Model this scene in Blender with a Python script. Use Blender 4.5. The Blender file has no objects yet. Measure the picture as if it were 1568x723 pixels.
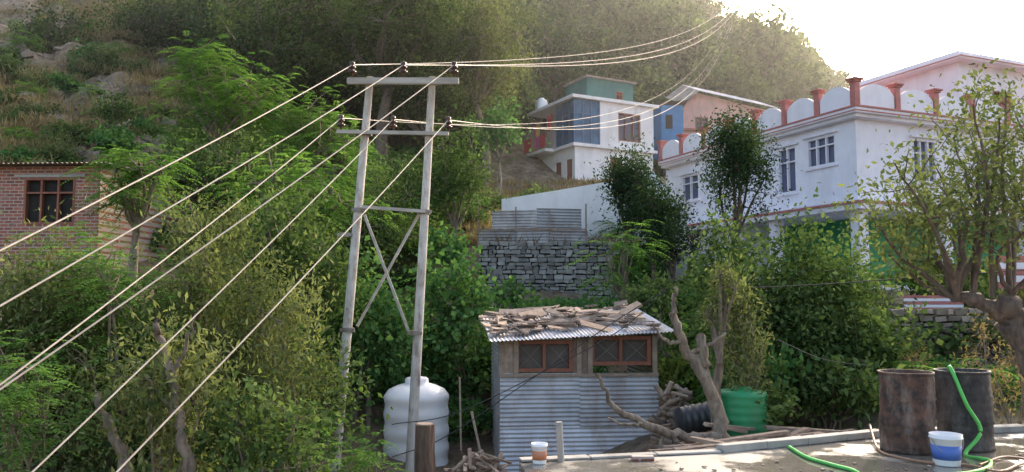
import bpy, math, random
import numpy as np
from mathutils import Vector, Matrix

random.seed(7); rng=np.random.default_rng(7)
sc=bpy.context.scene
F=1207.0; PITCH=math.radians(4.5); CP,SP=math.cos(PITCH),math.sin(PITCH)
# survey: bearing / elevation readings taken from the photo -> metric world position at a known distance
def ray(px,py):
    u=(px-784)/F; v=(361.5-py)/F
    k=CP-v*SP
    return u/k,(SP+v*CP)/k
def S(px,py,y):
    a,b=ray(px,py); return Vector((a*y,y,b*y))
def SZ(px,py,z):
    a,b=ray(px,py); y=z/b; return Vector((a*y,y,z))

# ------------------------------------------------------------------ camera, light, sky
cam=bpy.data.cameras.new("camera"); co=bpy.data.objects.new("camera",cam); sc.collection.objects.link(co)
cam.sensor_width=36; cam.lens=36*F/1568; cam.clip_end=2000; cam.clip_start=.05
co.location=(0,0,0); co.rotation_euler=(math.radians(90)+PITCH,0,0); sc.camera=co
SUN_AZ=math.radians(33); SUN_EL=math.radians(28)
w=bpy.data.worlds.new("World"); sc.world=w; w.use_nodes=True
nt=w.node_tree; bg=nt.nodes["Background"]; sky=nt.nodes.new("ShaderNodeTexSky")
sky.sky_type='NISHITA'; sky.sun_disc=False; sky.sun_elevation=SUN_EL; sky.sun_rotation=SUN_AZ
sky.air_density=1.0; sky.dust_density=5.0; sky.ozone_density=.6
mx=nt.nodes.new("ShaderNodeMix"); mx.data_type='RGBA'; mx.blend_type='MULTIPLY'; mx.inputs[0].default_value=1; mx.inputs[7].default_value=(1.05,1.0,.93,1)
nt.links.new(sky.outputs[0],mx.inputs[6]); nt.links.new(mx.outputs[2],bg.inputs[0]); bg.inputs[1].default_value=.52
sl=bpy.data.lights.new("sun","SUN"); so=bpy.data.objects.new("sun",sl); sc.collection.objects.link(so)
sl.energy=3.6; sl.angle=math.radians(1.5); sl.color=(1,.93,.82)
sd=Vector((math.sin(SUN_AZ)*math.cos(SUN_EL),math.cos(SUN_AZ)*math.cos(SUN_EL),math.sin(SUN_EL)))
so.rotation_euler=sd.to_track_quat('Z','Y').to_euler(); so.location=sd*50
try:
    sc.view_settings.view_transform='Standard'; sc.view_settings.look='None'; sc.view_settings.exposure=0
except Exception: pass

# ------------------------------------------------------------------ materials
def newmat(name):
    m=bpy.data.materials.new(name); m.use_nodes=True
    return m,m.node_tree,m.node_tree.nodes["Principled BSDF"]
def ramp(nt,fac,stops):
    r=nt.nodes.new("ShaderNodeValToRGB")
    while len(r.color_ramp.elements)<len(stops): r.color_ramp.elements.new(.5)
    for e,(p,c) in zip(r.color_ramp.elements,stops):
        e.position=p; e.color=(c[0],c[1],c[2],1)
    nt.links.new(fac,r.inputs[0]); return r.outputs[0]
def noise(nt,scale,detail=6,rough=.6,vec=None,stretch=None):
    tc=nt.nodes.new("ShaderNodeTexCoord"); n=nt.nodes.new("ShaderNodeTexNoise")
    n.inputs["Scale"].default_value=scale; n.inputs["Detail"].default_value=detail; n.inputs["Roughness"].default_value=rough
    mp=nt.nodes.new("ShaderNodeMapping"); nt.links.new(tc.outputs["Object"],mp.inputs[0])
    if stretch: mp.inputs["Scale"].default_value=stretch
    nt.links.new(mp.outputs[0],n.inputs["Vector"]); return n.outputs[0]
def mixc(nt,f,a,b,mode='MIX'):
    m=nt.nodes.new("ShaderNodeMix"); m.data_type='RGBA'; m.blend_type=mode
    def put(s,v):
        if isinstance(v,(int,float)): s.default_value=v
        elif isinstance(v,tuple): s.default_value=(v[0],v[1],v[2],1)
        else: nt.links.new(v,s)
    put(m.inputs[0],f); put(m.inputs[6],a); put(m.inputs[7],b); return m.outputs[2]
def bump(nt,b,h,strength=.4,dist=.02):
    n=nt.nodes.new("ShaderNodeBump"); n.inputs["Strength"].default_value=strength; n.inputs["Distance"].default_value=dist
    nt.links.new(h,n.inputs["Height"]); nt.links.new(n.outputs[0],b.inputs["Normal"])
def mat(name,c1,c2=None,rough=.8,scale=4,metal=0,bstr=.25,bdist=.01,stretch=None,p=(.35,.65),tint=0,grime=None,gscale=1.2):
    m,nt,b=newmat(name); b.inputs["Roughness"].default_value=rough; b.inputs["Metallic"].default_value=metal
    c2=c2 or tuple(x*.75 for x in c1)
    n=noise(nt,scale,stretch=stretch)
    col=ramp(nt,n,[(p[0],c1),(p[1],c2)])
    if grime:
        g=noise(nt,gscale,8,.7,stretch=(1,1,.35)); gr=ramp(nt,g,[(.48,(0,0,0)),(.72,(1,1,1))])
        col=mixc(nt,gr,col,grime)
    if tint:
        a=nt.nodes.new("ShaderNodeAttribute"); a.attribute_name="tint"
        t=ramp(nt,a.outputs["Fac"],[(0,(1-tint,)*3),(1,(1,1,1))])
        col=mixc(nt,1.0,col,t,'MULTIPLY')
    nt.links.new(col,b.inputs["Base Color"])
    if bstr: bump(nt,b,n,bstr,bdist)
    return m
def leafmat(name,dark,light,trans=.35):
    m,nt,b=newmat(name); nt.nodes.remove(b)
    a=nt.nodes.new("ShaderNodeAttribute"); a.attribute_name="tint"
    mid=tuple(x*.6+y*.4 for x,y in zip(dark,light))
    col=ramp(nt,a.outputs["Fac"],[(0,dark),(.5,mid),(1,light)])
    d=nt.nodes.new("ShaderNodeBsdfDiffuse"); nt.links.new(col,d.inputs[0])
    t=nt.nodes.new("ShaderNodeBsdfTranslucent"); mx=nt.nodes.new("ShaderNodeMixShader")
    tc=mixc(nt,1.0,col,(1.3,1.35,.75),'MULTIPLY'); nt.links.new(tc,t.inputs[0])
    mx.inputs[0].default_value=trans
    nt.links.new(d.outputs[0],mx.inputs[1]); nt.links.new(t.outputs[0],mx.inputs[2])
    nt.links.new(mx.outputs[0],nt.nodes["Material Output"].inputs[0]); return m
LEAF={
 'willow':leafmat("leaf_olive",(.07,.1,.04),(.29,.31,.14)),
 'broad':leafmat("leaf_green",(.035,.07,.025),(.17,.24,.09)),
 'walnut':leafmat("leaf_walnut",(.018,.038,.014),(.13,.18,.06)),
 'frond':leafmat("leaf_bright",(.065,.15,.04),(.23,.39,.1),.4),
 'vine':leafmat("leaf_vine",(.045,.115,.04),(.16,.29,.1)),
 'dark':leafmat("leaf_dark",(.018,.04,.022),(.085,.13,.06)),
 'dry':leafmat("leaf_dry",(.17,.13,.07),(.36,.28,.16),.3),
 'far':leafmat("leaf_far",(.025,.05,.022),(.15,.2,.08)),
}
BARK=mat("bark",(.12,.09,.07),(.3,.24,.18),.9,14,bstr=.9,bdist=.04,stretch=(1,1,.3))
BARKD=mat("dark_bark",(.07,.05,.04),(.18,.13,.1),.9,14,bstr=.9,bdist=.04,stretch=(1,1,.3))
WHITE=mat("white_paint",(.79,.77,.84),(.73,.71,.79),.7,2,bstr=.1,grime=(.6,.58,.62),gscale=.6)
WHITE2=mat("white_wash",(.84,.83,.85),(.78,.77,.79),.8,2,bstr=.1,grime=(.6,.58,.57),gscale=.7)
REDTRIM=mat("red_trim",(.38,.12,.11),(.46,.18,.16),.7,5)
GREENP=mat("green_paint",(.03,.25,.1),(.04,.3,.13),.6,3)
PINK=mat("pink_paint",(.72,.42,.38),(.6,.36,.33),.8,2,grime=(.4,.3,.27))
BLUEP=mat("blue_panel",(.012,.06,.14),(.03,.13,.25),.35,1.5,bstr=0)
BLUE2=mat("blue_paint",(.04,.22,.48),(.03,.16,.36),.6,2)
TEAL=mat("teal_sheet",(.03,.12,.12),(.04,.17,.15),.6,2)
WOODR=mat("brown_wood",(.2,.065,.04),(.3,.11,.065),.6,8,stretch=(1,1,.2))
GLASS=mat("dark_glass",(.02,.022,.03),(.04,.045,.05),.12,1,bstr=0)
GLASSB=mat("bluish_glass",(.08,.09,.16),(.13,.14,.22),.25,1,bstr=0)
GLASSM=mat("dusty_glass",(.07,.055,.05),(.12,.1,.09),.45,3,bstr=0)
DARK=mat("dark_interior",(.02,.018,.016),(.03,.028,.025),.95,3)
CONC=mat("concrete",(.33,.32,.3),(.45,.43,.4),.85,3,bstr=.3,grime=(.22,.21,.19))
POLE=mat("pole_steel",(.48,.44,.4),(.66,.62,.58),.65,12,bstr=.2,grime=(.24,.15,.1),gscale=7,stretch=(1,1,.2))
ARM=mat("arm_wood",(.5,.46,.41),(.33,.29,.25),.8,6,stretch=(.2,1,1))
CERAM=mat("brown_ceramic",(.06,.025,.018),(.09,.04,.03),.2,3,bstr=0)
WIRE=mat("aluminium_wire",(.3,.26,.22),(.4,.35,.3),.6,8,bstr=0)
CABLE=mat("black_cable",(.02,.02,.02),(.03,.03,.03),.5,3,bstr=0)
GALV=mat("galvanised_sheet",(.58,.58,.61),(.38,.38,.41),.5,1.6,metal=.25,bstr=.1,grime=(.34,.26,.21),gscale=1.8,tint=.3)
GALVB=mat("bright_sheet",(.7,.71,.76),(.52,.52,.57),.45,1.6,metal=.25,bstr=.1,grime=(.4,.34,.3),gscale=1.8)
TINOLD=mat("old_tin",(.34,.31,.28),(.24,.2,.17),.6,2,metal=.3,grime=(.2,.11,.07),gscale=1.5)
TANKW=mat("white_plastic",(.86,.86,.89),(.83,.84,.88),.4,2,bstr=0,grime=(.76,.76,.77))
TANKG=mat("green_plastic",(.02,.3,.12),(.02,.24,.09),.45,2,bstr=0,grime=(.06,.22,.1))
TANKB=mat("black_plastic",(.025,.025,.03),(.04,.04,.045),.4,2,bstr=0)
RUST=mat("sooty_drum",(.03,.025,.025),(.15,.075,.05),.8,9,bstr=.7,bdist=.02,grime=(.28,.22,.19),gscale=4)
BLACKD=mat("tarred_drum",(.022,.022,.025),(.06,.052,.05),.7,9,bstr=.7,bdist=.02,grime=(.18,.16,.145),gscale=4)
HOSEG=mat("green_hose",(.12,.6,.12),(.1,.5,.1),.35,3,bstr=0)
HOSEB=mat("brown_hose",(.35,.2,.13),(.28,.16,.1),.5,3,bstr=0)
WOOD=mat("weathered_plank",(.5,.38,.29),(.32,.23,.18),.85,7,bstr=.4,stretch=(1,1,1),tint=.6)
LOG=mat("cut_log",(.17,.11,.08),(.09,.06,.045),.9,14,bstr=1,bdist=.04,stretch=(1,1,.2))
STONE=mat("rubble_stone",(.38,.37,.35),(.26,.25,.24),.9,5,bstr=.5,bdist=.02,tint=.6)
STONEW=mat("warm_stone",(.4,.33,.27),(.28,.22,.18),.9,5,bstr=.5,bdist=.02,tint=.5)
ORANGE=mat("orange_label",(.6,.22,.1),(.5,.2,.1),.5,3,bstr=0)
BLUEL=mat("blue_label",(.08,.15,.5),(.1,.2,.55),.5,3,bstr=0)
REDC=mat("red_cloth",(.6,.03,.06),(.4,.02,.05),.8,3)
MAGC=mat("pink_cloth",(.6,.08,.3),(.5,.05,.25),.8,3)
YELC=mat("yellow_cloth",(.6,.4,.08),(.5,.3,.05),.8,3)
BRICK,nt,b=newmat("brick_wall_mat")
tc=nt.nodes.new("ShaderNodeTexCoord"); mp=nt.nodes.new("ShaderNodeMapping"); mp.inputs["Rotation"].default_value=(math.radians(90),0,0)
nt.links.new(tc.outputs["Object"],mp.inputs[0])
bt=nt.nodes.new("ShaderNodeTexBrick"); nt.links.new(mp.outputs[0],bt.inputs["Vector"])
bt.inputs["Scale"].default_value=1; bt.inputs["Brick Width"].default_value=.25; bt.inputs["Row Height"].default_value=.095; bt.inputs["Mortar Size"].default_value=.014
bt.inputs["Color1"].default_value=(.4,.13,.08,1); bt.inputs["Color2"].default_value=(.2,.075,.055,1); bt.inputs["Mortar"].default_value=(.42,.35,.31,1)
n=noise(nt,3); gr=ramp(nt,n,[(.5,(0,0,0)),(.8,(1,1,1))])
col=mixc(nt,gr,bt.outputs[0],(.34,.23,.19)); nt.links.new(col,b.inputs["Base Color"]); b.inputs["Roughness"].default_value=.9
bump(nt,b,bt.outputs["Fac"],-.6,.02)
GROUND,nt,b=newmat("hillside_soil")
n1=noise(nt,.16,8,.7); n2=noise(nt,1.3,10,.75); n3=noise(nt,9,4,.6)
c=ramp(nt,n2,[(.36,(.1,.07,.045)),(.48,(.24,.17,.115)),(.58,(.36,.28,.2)),(.7,(.46,.38,.3))])
g=ramp(nt,n3,[(.35,(.09,.085,.04)),(.65,(.24,.2,.1))])
col=mixc(nt,ramp(nt,n1,[(.45,(0,0,0)),(.6,(.8,.8,.8))]),c,g)
nt.links.new(col,b.inputs["Base Color"]); b.inputs["Roughness"].default_value=.95; bump(nt,b,n2,1,.35)
WETC,nt,b=newmat("wet_concrete")
n1=noise(nt,.7,6,.55); n2=noise(nt,7,8,.7)
dry=ramp(nt,n2,[(.3,(.27,.25,.225)),(.7,(.37,.345,.31))]); wet=ramp(nt,n2,[(.3,(.14,.13,.11)),(.7,(.21,.19,.165))])
fm=ramp(nt,n1,[(.5,(0,0,0)),(.6,(1,1,1))]); nt.links.new(mixc(nt,fm,wet,dry),b.inputs["Base Color"])
rr=ramp(nt,n1,[(.5,(.05,.05,.05)),(.6,(.7,.7,.7))]); nt.links.new(rr,b.inputs["Roughness"])
bump(nt,b,n2,.08,.006)

# ------------------------------------------------------------------ mesh helpers
def link(o,parent=None):
    sc.collection.objects.link(o)
    if parent: o.parent=parent
    return o
def empty(name,loc=(0,0,0),rot=0):
    e=bpy.data.objects.new(name,None); e.location=loc; e.rotation_euler=(0,0,rot); e.empty_display_size=.2
    return link(e)
class G:
    def __init__(s): s.v=[];s.f=[];s.t=[]
    def add(s,vs,fs,t=.5):
        k=len(s.v); s.v+= [tuple(p) for p in vs]; s.f+=[tuple(i+k for i in f) for f in fs]; s.t+=[t]*len(vs)
    def box(s,x0,x1,y0,y1,z0,z1,t=.5,M=None,jit=0):
        vs=[Vector((x,y,z)) for z in(z0,z1) for y in(y0,y1) for x in(x0,x1)]
        if jit: vs=[p+Vector((random.uniform(-jit,jit),random.uniform(-jit,jit),random.uniform(-jit,jit))) for p in vs]
        if M: vs=[M@p for p in vs]
        s.add(vs,[(0,2,3,1),(4,5,7,6),(0,1,5,4),(2,6,7,3),(0,4,6,2),(1,3,7,5)],t)
    def tube(s,pts,rad,seg=8,t=.5,cap=True):
        pts=[Vector(p) for p in pts]; n=len(pts)
        if not hasattr(rad,'__len__'): rad=[rad]*n
        vs=[];fs=[]; up=Vector((.31,.2,.93)).normalized()
        d0=(pts[-1]-pts[0]).normalized()
        if abs(d0.dot(up))>.95: up=Vector((1,0.1,0)).normalized()
        for i,p in enumerate(pts):
            d=(pts[min(i+1,n-1)]-pts[max(i-1,0)])
            if d.length<1e-7: d=Vector((0,0,1))
            d.normalize(); a=d.cross(up)
            if a.length<1e-4: a=d.orthogonal()
            a.normalize(); bb=d.cross(a)
            for k in range(seg):
                an=2*math.pi*k/seg; vs.append(p+(a*math.cos(an)+bb*math.sin(an))*rad[i])
        for i in range(n-1):
            for k in range(seg):
                k2=(k+1)%seg; fs.append((i*seg+k,i*seg+k2,(i+1)*seg+k2,(i+1)*seg+k))
        if cap: fs.append(tuple(range(seg))); fs.append(tuple((n-1)*seg+k for k in reversed(range(seg))))
        s.add(vs,fs,t)
    def lathe(s,prof,c=(0,0,0),seg=32,t=.5,M=None):
        vs=[];fs=[];n=len(prof)
        for r,z in prof:
            for k in range(seg):
                a=2*math.pi*k/seg; p=Vector((r*math.cos(a),r*math.sin(a),z))
                if M: p=M@p
                vs.append(p+Vector(c))
        for i in range(n-1):
            for k in range(seg):
                k2=(k+1)%seg; fs.append((i*seg+k,i*seg+k2,(i+1)*seg+k2,(i+1)*seg+k))
        fs.append(tuple(reversed(range(seg)))); fs.append(tuple((n-1)*seg+k for k in range(seg)))
        s.add(vs,fs,t)
    def corr(s,o,u,v,nrm,W,H,pitch=.09,amp=.012,along='v',t=.5,warp=0):
        o,u,v,nrm=map(Vector,(o,u,v,nrm)); nu=max(2,int(W/pitch*6)) if along=='u' else 6; nv=max(2,int(H/pitch*6)) if along=='v' else 3
        vs=[];fs=[]
        for j in range(nv+1):
            for i in range(nu+1):
                a=W*i/nu; bb=H*j/nv; q=(a if along=='u' else bb)
                vs.append(o+u*a+v*bb+nrm*(amp*math.sin(2*math.pi*q/pitch)+warp*math.sin(a*1.7+bb*2.1+W)))
        for j in range(nv):
            for i in range(nu):
                k=j*(nu+1)+i; fs.append((k,k+1,k+nu+2,k+nu+1))
        s.add(vs,fs,t)
    def out(s,name,m,parent=None,smooth=False,bev=0):
        me=bpy.data.meshes.new(name); me.from_pydata(s.v,[],s.f); me.materials.append(m)
        a=me.attributes.new("tint",'FLOAT','POINT'); a.data.foreach_set("value",np.array(s.t,dtype=np.float32))
        if smooth: me.polygons.foreach_set("use_smooth",[True]*len(me.polygons))
        me.update(); o=bpy.data.objects.new(name,me); link(o,parent)
        if bev:
            md=o.modifiers.new("b","BEVEL"); md.width=bev; md.segments=2; md.limit_method='ANGLE'
        return o
def smoothp(pts,n=8):
    pts=[Vector(p) for p in pts]; P=[pts[0]*2-pts[1]]+pts+[pts[-1]*2-pts[-2]]; out=[]
    for i in range(1,len(P)-2):
        for k in range(n):
            t=k/n; a,b,c,d=P[i-1:i+3]
            out.append(.5*((2*b)+(c-a)*t+(2*a-5*b+4*c-d)*t*t+(3*b-a-3*c+d)*t**3))
    out.append(pts[-1]); return out

# ------------------------------------------------------------------ terrain
KY=[-400,0,12,16,20,27,29,38,50,60,80,120,200,600]
PB=[-1.2,-.7,-.5,-.1,.1,.2,.3,.45,.7,1.2]
PH=[
[-6,-4,-3,-2,-.3,2.2,3,7,13,18,28,46,60,80],
[-6,-4,-3,-2,.2,2.6,3.6,8,15,20,30,46,60,80],
[-6,-4,-3.2,-2.4,-.5,2.2,3.2,7.5,14,19,30,48,62,80],
[-6,-4,-3.5,-3.4,-2.5,0,1.9,5,8,12,24,48,62,80],
[-6,-4,-3.3,-3.1,-2.5,0,1.9,3.6,6.9,10,22,46,60,80],
[-6,-4,-2.7,-2.6,-2,-.2,.8,2.5,6.6,9.5,20,42,52,70],
[-6,-4,-2.35,-2.3,-1.9,-.5,.1,1.0,5.5,9,18,36,42,60],
[-6,-4,-2.3,-2.1,-.3,.3,.3,.4,3,6,13,24,28,40],
[-6,-4,-2.3,-1.9,-.2,.3,.3,.4,1.5,2.5,5,9,12,20],
[-6,-4,-2.3,-1.9,-.2,.3,.3,.4,1,2,3,5,6,8]]
def gz(x,y):
    b=x/max(y,9.0)
    hs=[np.interp(y,KY,p) for p in PH]
    h=float(np.interp(b,PB,hs))
    k=min(1,max(0,(y-28)/40))
    l=min(1,max(0,(-b-.3)/.15))*min(1,max(0,(y-26)/8))
    rock=l*(.7*abs(math.sin(x*.9+1.3*math.sin(y*.6)))+.5*math.sin(y*1.7+x*.5)*math.sin(x*1.1))
    return h+ k*(1.2*math.sin(x*.21+y*.13)+.7*math.sin(x*.47-y*.31))+.12*math.sin(x*1.3+y*.7)+rock
xs=np.unique(np.concatenate([np.linspace(-600,-90,12),np.linspace(-90,-50,30),np.linspace(-50,30,190),np.linspace(30,100,46),np.linspace(100,600,10)]))
ys=np.unique(np.concatenate([np.linspace(-300,0,8),np.linspace(0,40,75),np.linspace(40,90,90),np.linspace(90,140,40),np.linspace(140,600,14)]))
vs=[(x,y,gz(x,y)) for y in ys for x in xs]; nx=len(xs)
fs=[(j*nx+i,j*nx+i+1,(j+1)*nx+i+1,(j+1)*nx+i) for j in range(len(ys)-1) for i in range(nx-1)]
g=G(); g.add(vs,fs); g.out("hillside_ground",GROUND,smooth=True)

# ------------------------------------------------------------------ foliage
def leaf_obj(name,C,D,N,L,Wd,T,m,parent=None,fold=.18):
    n=len(C)
    D=D/np.linalg.norm(D,axis=1,keepdims=True); Sd=np.cross(D,N); Sd/=np.linalg.norm(Sd,axis=1,keepdims=True)+1e-9
    U=np.cross(Sd,D); L=L.reshape(-1,1); Wd=Wd.reshape(-1,1)
    V=np.empty((n,4,3),np.float32)
    V[:,0]=C-D*L*.5; V[:,2]=C+D*L*.5
    V[:,1]=C-D*L*.08+Sd*Wd*.5+U*Wd*fold; V[:,3]=C-D*L*.08-Sd*Wd*.5+U*Wd*fold
    me=bpy.data.meshes.new(name); me.vertices.add(n*4); me.vertices.foreach_set("co",V.ravel())
    me.loops.add(n*4); me.loops.foreach_set("vertex_index",np.arange(n*4,dtype=np.int32))
    me.polygons.add(n); me.polygons.foreach_set("loop_start",np.arange(0,n*4,4,dtype=np.int32))
    me.update(calc_edges=True); me.materials.append(m)
    a=me.attributes.new("tint",'FLOAT','POINT'); a.data.foreach_set("value",np.repeat(np.clip(T,0,1),4).astype(np.float32))
    o=bpy.data.objects.new(name,me); link(o,parent); return o
RAT={'willow':.34,'broad':.55,'walnut':.55,'frond':.38,'vine':.85,'dark':.5,'dry':.3,'far':.65}
LEN={'willow':.105,'broad':.125,'walnut':.2,'frond':.125,'vine':.15,'dark':.1,'dry':.08,'far':.35}
def crown(name,c,r,base,kind,N,L,seed,parent=None,trunk_r=None,stems=1,fol=True,droop=.25,tight=1.0):
    R=np.random.default_rng(seed); c=np.array(c,float); r=np.array(r,float); base=np.array(base,float)
    nm=int(np.clip(7+r[0]*r[2]*1.2,7,20)); mains=[]
    for i in range(nm):
        d=R.normal(size=3); d/=np.linalg.norm(d); mains.append(c+d*r*R.uniform(.25,.8))
    subs=[];par=[]
    for i,mn in enumerate(mains):
        for k in range(R.integers(5,9)):
            p=mn+R.normal(size=3)*r*.27; q=(p-c)/r; l=np.linalg.norm(q)
            if l>1.05: p=c+q/l*r*R.uniform(.9,1.08)
            subs.append(p); par.append(i)
    subs=np.array(subs); ns=len(subs)
    g=G(); tr=trunk_r or max(.03,.035*(c[2]+r[2]-base[2])**.9)
    for s in range(stems):
        bs=base+(R.normal(size=3)*[r[0]*.25,r[1]*.25,0] if stems>1 else 0)
        fork=bs+(c-bs)*(.55 if stems==1 else .35)+R.normal(size=3)*r*.06
        fork[2]=min(fork[2],c[2]-r[2]*.25) if c[2]-r[2]*.25>bs[2]+.2 else bs[2]+.3
        pts=smoothp([bs-[0,0,.4],bs+(fork-bs)*.5+R.normal(size=3)*.06*np.linalg.norm(fork-bs),fork],4)
        k=tr/math.sqrt(stems); g.tube(pts,[k*(1.15-.5*i/len(pts)) for i in range(len(pts))],8)
        for i,mn in enumerate(mains):
            if i%stems!=s: continue
            mid=(fork+mn)/2+R.normal(size=3)*r*.08
            g.tube(smoothp([fork,mid,mn],3),[k*.5,k*.45,k*.42,k*.38,k*.33,k*.28,k*.22][:7],5,cap=False)
            for j in range(ns):
                if par[j]==i: g.tube([mn,(mn+subs[j])/2+R.normal(size=3)*r*.03,subs[j]],[k*.2,k*.14,k*.06],3,cap=False)
    g.out("trunk",BARKD if kind in('walnut','far','dark') else BARK,parent,smooth=True)
    wts=R.uniform(.4,1.6,ns); wts/=wts.sum(); cl=R.choice(ns,N,p=wts)
    sig=(r*(.15+.05*R.uniform(size=3)))*tight
    ct=R.uniform(.0,.9,ns)
    if kind=='frond':
        nf=max(30,N//18); cl=cl[:nf]; o=subs[cl]+R.normal(size=(nf,3))*sig*.8
        out=(o-c)/r; az=R.normal(size=(nf,3)); az[:,2]=np.abs(az[:,2])*.35
        d=az/np.linalg.norm(az,axis=1,keepdims=True)+out*.6; d[:,2]*=.5; d/=np.linalg.norm(d,axis=1,keepdims=True)
        fl=L*R.uniform(3.6,6,nf); up=np.array([0,0,1.]); sd=np.cross(d,up); sd/=np.linalg.norm(sd,axis=1,keepdims=True)+1e-6
        C=[];D=[];T=[];LL=[];NN=[]
        for k in range(9):
            t=.12+.88*k/8; p=o+d*(fl*t)[:,None]-up*(fl*.45*t*t)[:,None]
            for sg in(-1,1):
                dd=sd*sg+d*.45-up*(.25+.2*t); dd/=np.linalg.norm(dd,axis=1,keepdims=True)
                ll=L*(1.1-.5*abs(t-.45))*R.uniform(.8,1.15,nf)
                C.append(p+dd*(ll*.5)[:,None]); D.append(dd); LL.append(ll); T.append(ct[cl]+R.normal(0,.1,nf)); NN.append(np.tile(up,(nf,1))+R.normal(size=(nf,3))*.25)
        C=np.concatenate(C);D=np.concatenate(D);T=np.concatenate(T);LL=np.concatenate(LL);NN=np.concatenate(NN)
        leaf_obj("foliage",C,D,NN,LL,LL*RAT[kind],T,LEAF[kind],parent)
    else:
        C=subs[cl]+R.normal(size=(N,3))*sig
        fillN=int(N*.1*tight); C[:fillN]=c+R.normal(size=(fillN,3))*r*.42
        out=(C-c)/r
        D=R.normal(size=(N,3))+out*.5; D[:,2]-=droop*2 if kind in('willow','vine','dry') else droop
        if kind=='willow': D[:,2]+=R.choice([0,1.6],N)
        NN=R.normal(size=(N,3))*.7; NN[:,2]+=.7; NN[:,1]-=.35 if kind=='vine' else 0
        LL=L*R.uniform(.6,1.3,N)
        leaf_obj("foliage",C,D,NN,LL,LL*RAT[kind]*R.uniform(.8,1.2,N),ct[cl]+R.normal(0,.16,N),LEAF[kind],parent)
_seed=[100]
def plant(name,px,py,w,h,d,kind,cov=2.2,stems=1,base=None,tr=None,Lk=1.0,dy=.85,maxn=26000,tight=1.0):
    _seed[0]+=1
    c=S(px,py,d); rx=w/2*d/F; rz=h/2*d/F; ry=max(rx*dy,.4)
    bx,by=(c.x+random.uniform(-.15,.15)*rx,d) if base is None else (S(base,400,d).x,d)
    L=max(LEN[kind]*Lk,5.5*d/F)
    A=(w*d/F)*(h*d/F)*.78; la=L*L*RAT[kind]*.5*.65
    N=int(min(maxn,cov*A/la*1.1))
    e=empty(name,(bx,by,gz(bx,by)))
    off=Vector(e.location)
    crown(name,c-off,(rx,ry,rz),(0,0,0),kind,N,L,_seed[0],e,trunk_r=tr,stems=stems,tight=tight)
    return e
P=plant
P("willow_shrub",60,560,260,400,11.5,'willow',2.0,4)
P("locust_sapling",215,500,230,330,12,'frond',1.4,3,Lk=.75)
P("willow_shrub",390,540,220,380,12.5,'willow',2.0,4)
P("willow_shrub",250,640,240,260,9.5,'willow',1.5,4)
P("hedge_shrub",400,680,190,200,9.5,'broad',1.6,4,Lk=.8)
P("willow_shrub",300,370,160,170,13.5,'willow',1.5,3)
P("locust_sapling",40,640,210,330,9,'frond',1.1,3,Lk=.6)
P("locust_sapling",110,430,260,170,13,'frond',1.4,3,Lk=.8)
P("hedge_shrub",450,420,230,230,16,'broad',2.0,4)
P("hedge_shrub",110,600,330,280,12.5,'broad',1.8,4)
P("hedge_shrub",470,620,190,230,14,'broad',2.0,4)
P("willow_shrub",285,480,190,220,12.2,'willow',1.3,3)
P("climbing_vine",560,540,150,260,17.3,'vine',2.4,4)
P("climbing_vine",700,500,140,220,19,'vine',2.6,4)
P("climbing_vine",690,385,80,90,22,'vine',2.2,3)
P("climbing_vine",610,590,160,230,19,'vine',2.2,4)
P("nettle_weed",575,700,150,80,11.5,'frond',1.2,5,Lk=.6)
P("nettle_weed",470,700,130,90,11,'frond',1.1,5,Lk=.6)
P("tree_of_heaven",208,270,170,150,21,'frond',2.0,tight=.8)
P("tree_of_heaven",345,150,205,190,30,'frond',2.3,tr=.16,tight=.75)
P("tree_of_heaven",455,300,230,150,22,'frond',1.8,tight=.85)
P("tree_of_heaven",520,215,190,170,31,'frond',1.8,tight=.8)
P("walnut_tree",330,280,220,150,27,'broad',2.0)
P("walnut_tree",580,340,160,200,27,'broad',2.0)
P("small_tree",698,268,125,150,27,'broad',1.8,tr=.1)
P("small_tree",764,198,95,80,40,'vine',1.8,tr=.1)
P("small_tree",180,170,90,70,34,'broad',1.6)
P("small_tree",75,50,120,90,55,'walnut',1.5)
P("small_tree",240,45,190,130,56,'walnut',2.0)
P("small_tree",150,105,100,60,48,'broad',1.6)
P("small_tree",20,120,80,60,46,'broad',1.4)
P("small_tree",85,225,90,50,33,'willow',1.3,3)
P("small_tree",130,80,60,50,48,'vine',1.3,3)
P("small_tree",60,175,70,40,38,'broad',1.3,3)
P("large_walnut_tree",445,60,300,240,46,'walnut',2.0,tr=.4,tight=.62)
P("large_walnut_tree",600,50,280,240,43,'walnut',2.0,tr=.35,tight=.62)
P("poplar_tree",735,60,160,220,46,'willow',1.8,tr=.25,tight=.65)
P("large_walnut_tree",655,150,130,110,44,'walnut',1.7,tr=.2,tight=.7)
P("dark_plum_tree",962,288,115,130,27,'dark',2.6,tr=.1)
P("dark_plum_tree",1005,330,110,120,26,'dark',2.4,tr=.1)
P("dark_plum_tree",1030,365,80,110,25,'dark',2.2,tr=.09)
P("dark_plum_tree",1125,258,140,150,24.5,'dark',2.5,tr=.1)
P("locust_tree",950,390,110,120,22,'frond',1.3,tr=.06)
P("hedge_shrub",1190,450,270,260,15.5,'broad',2.5,5)
P("hedge_shrub",1290,485,200,220,15.8,'broad',2.2,4)
P("hedge_shrub",1110,400,130,150,17,'broad',2.0,4)
P("willow_sapling",1150,520,95,220,13,'willow',1.3,2)
P("willow_sapling",1100,450,70,110,12.6,'willow',1.2,1)
P("hedge_shrub",1240,600,150,100,14.5,'broad',1.8,4)
P("dry_shrub",1400,560,110,80,15,'dry',.6,5)
P("dry_shrub",1545,560,110,170,11,'dry',.5,5)
P("hedge_shrub",1010,450,110,90,20,'broad',2.0,4)
P("ground_creeper",850,468,220,34,23,'vine',2.2,5)
P("ground_creeper",790,455,70,60,24,'vine',1.8,3)

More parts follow.
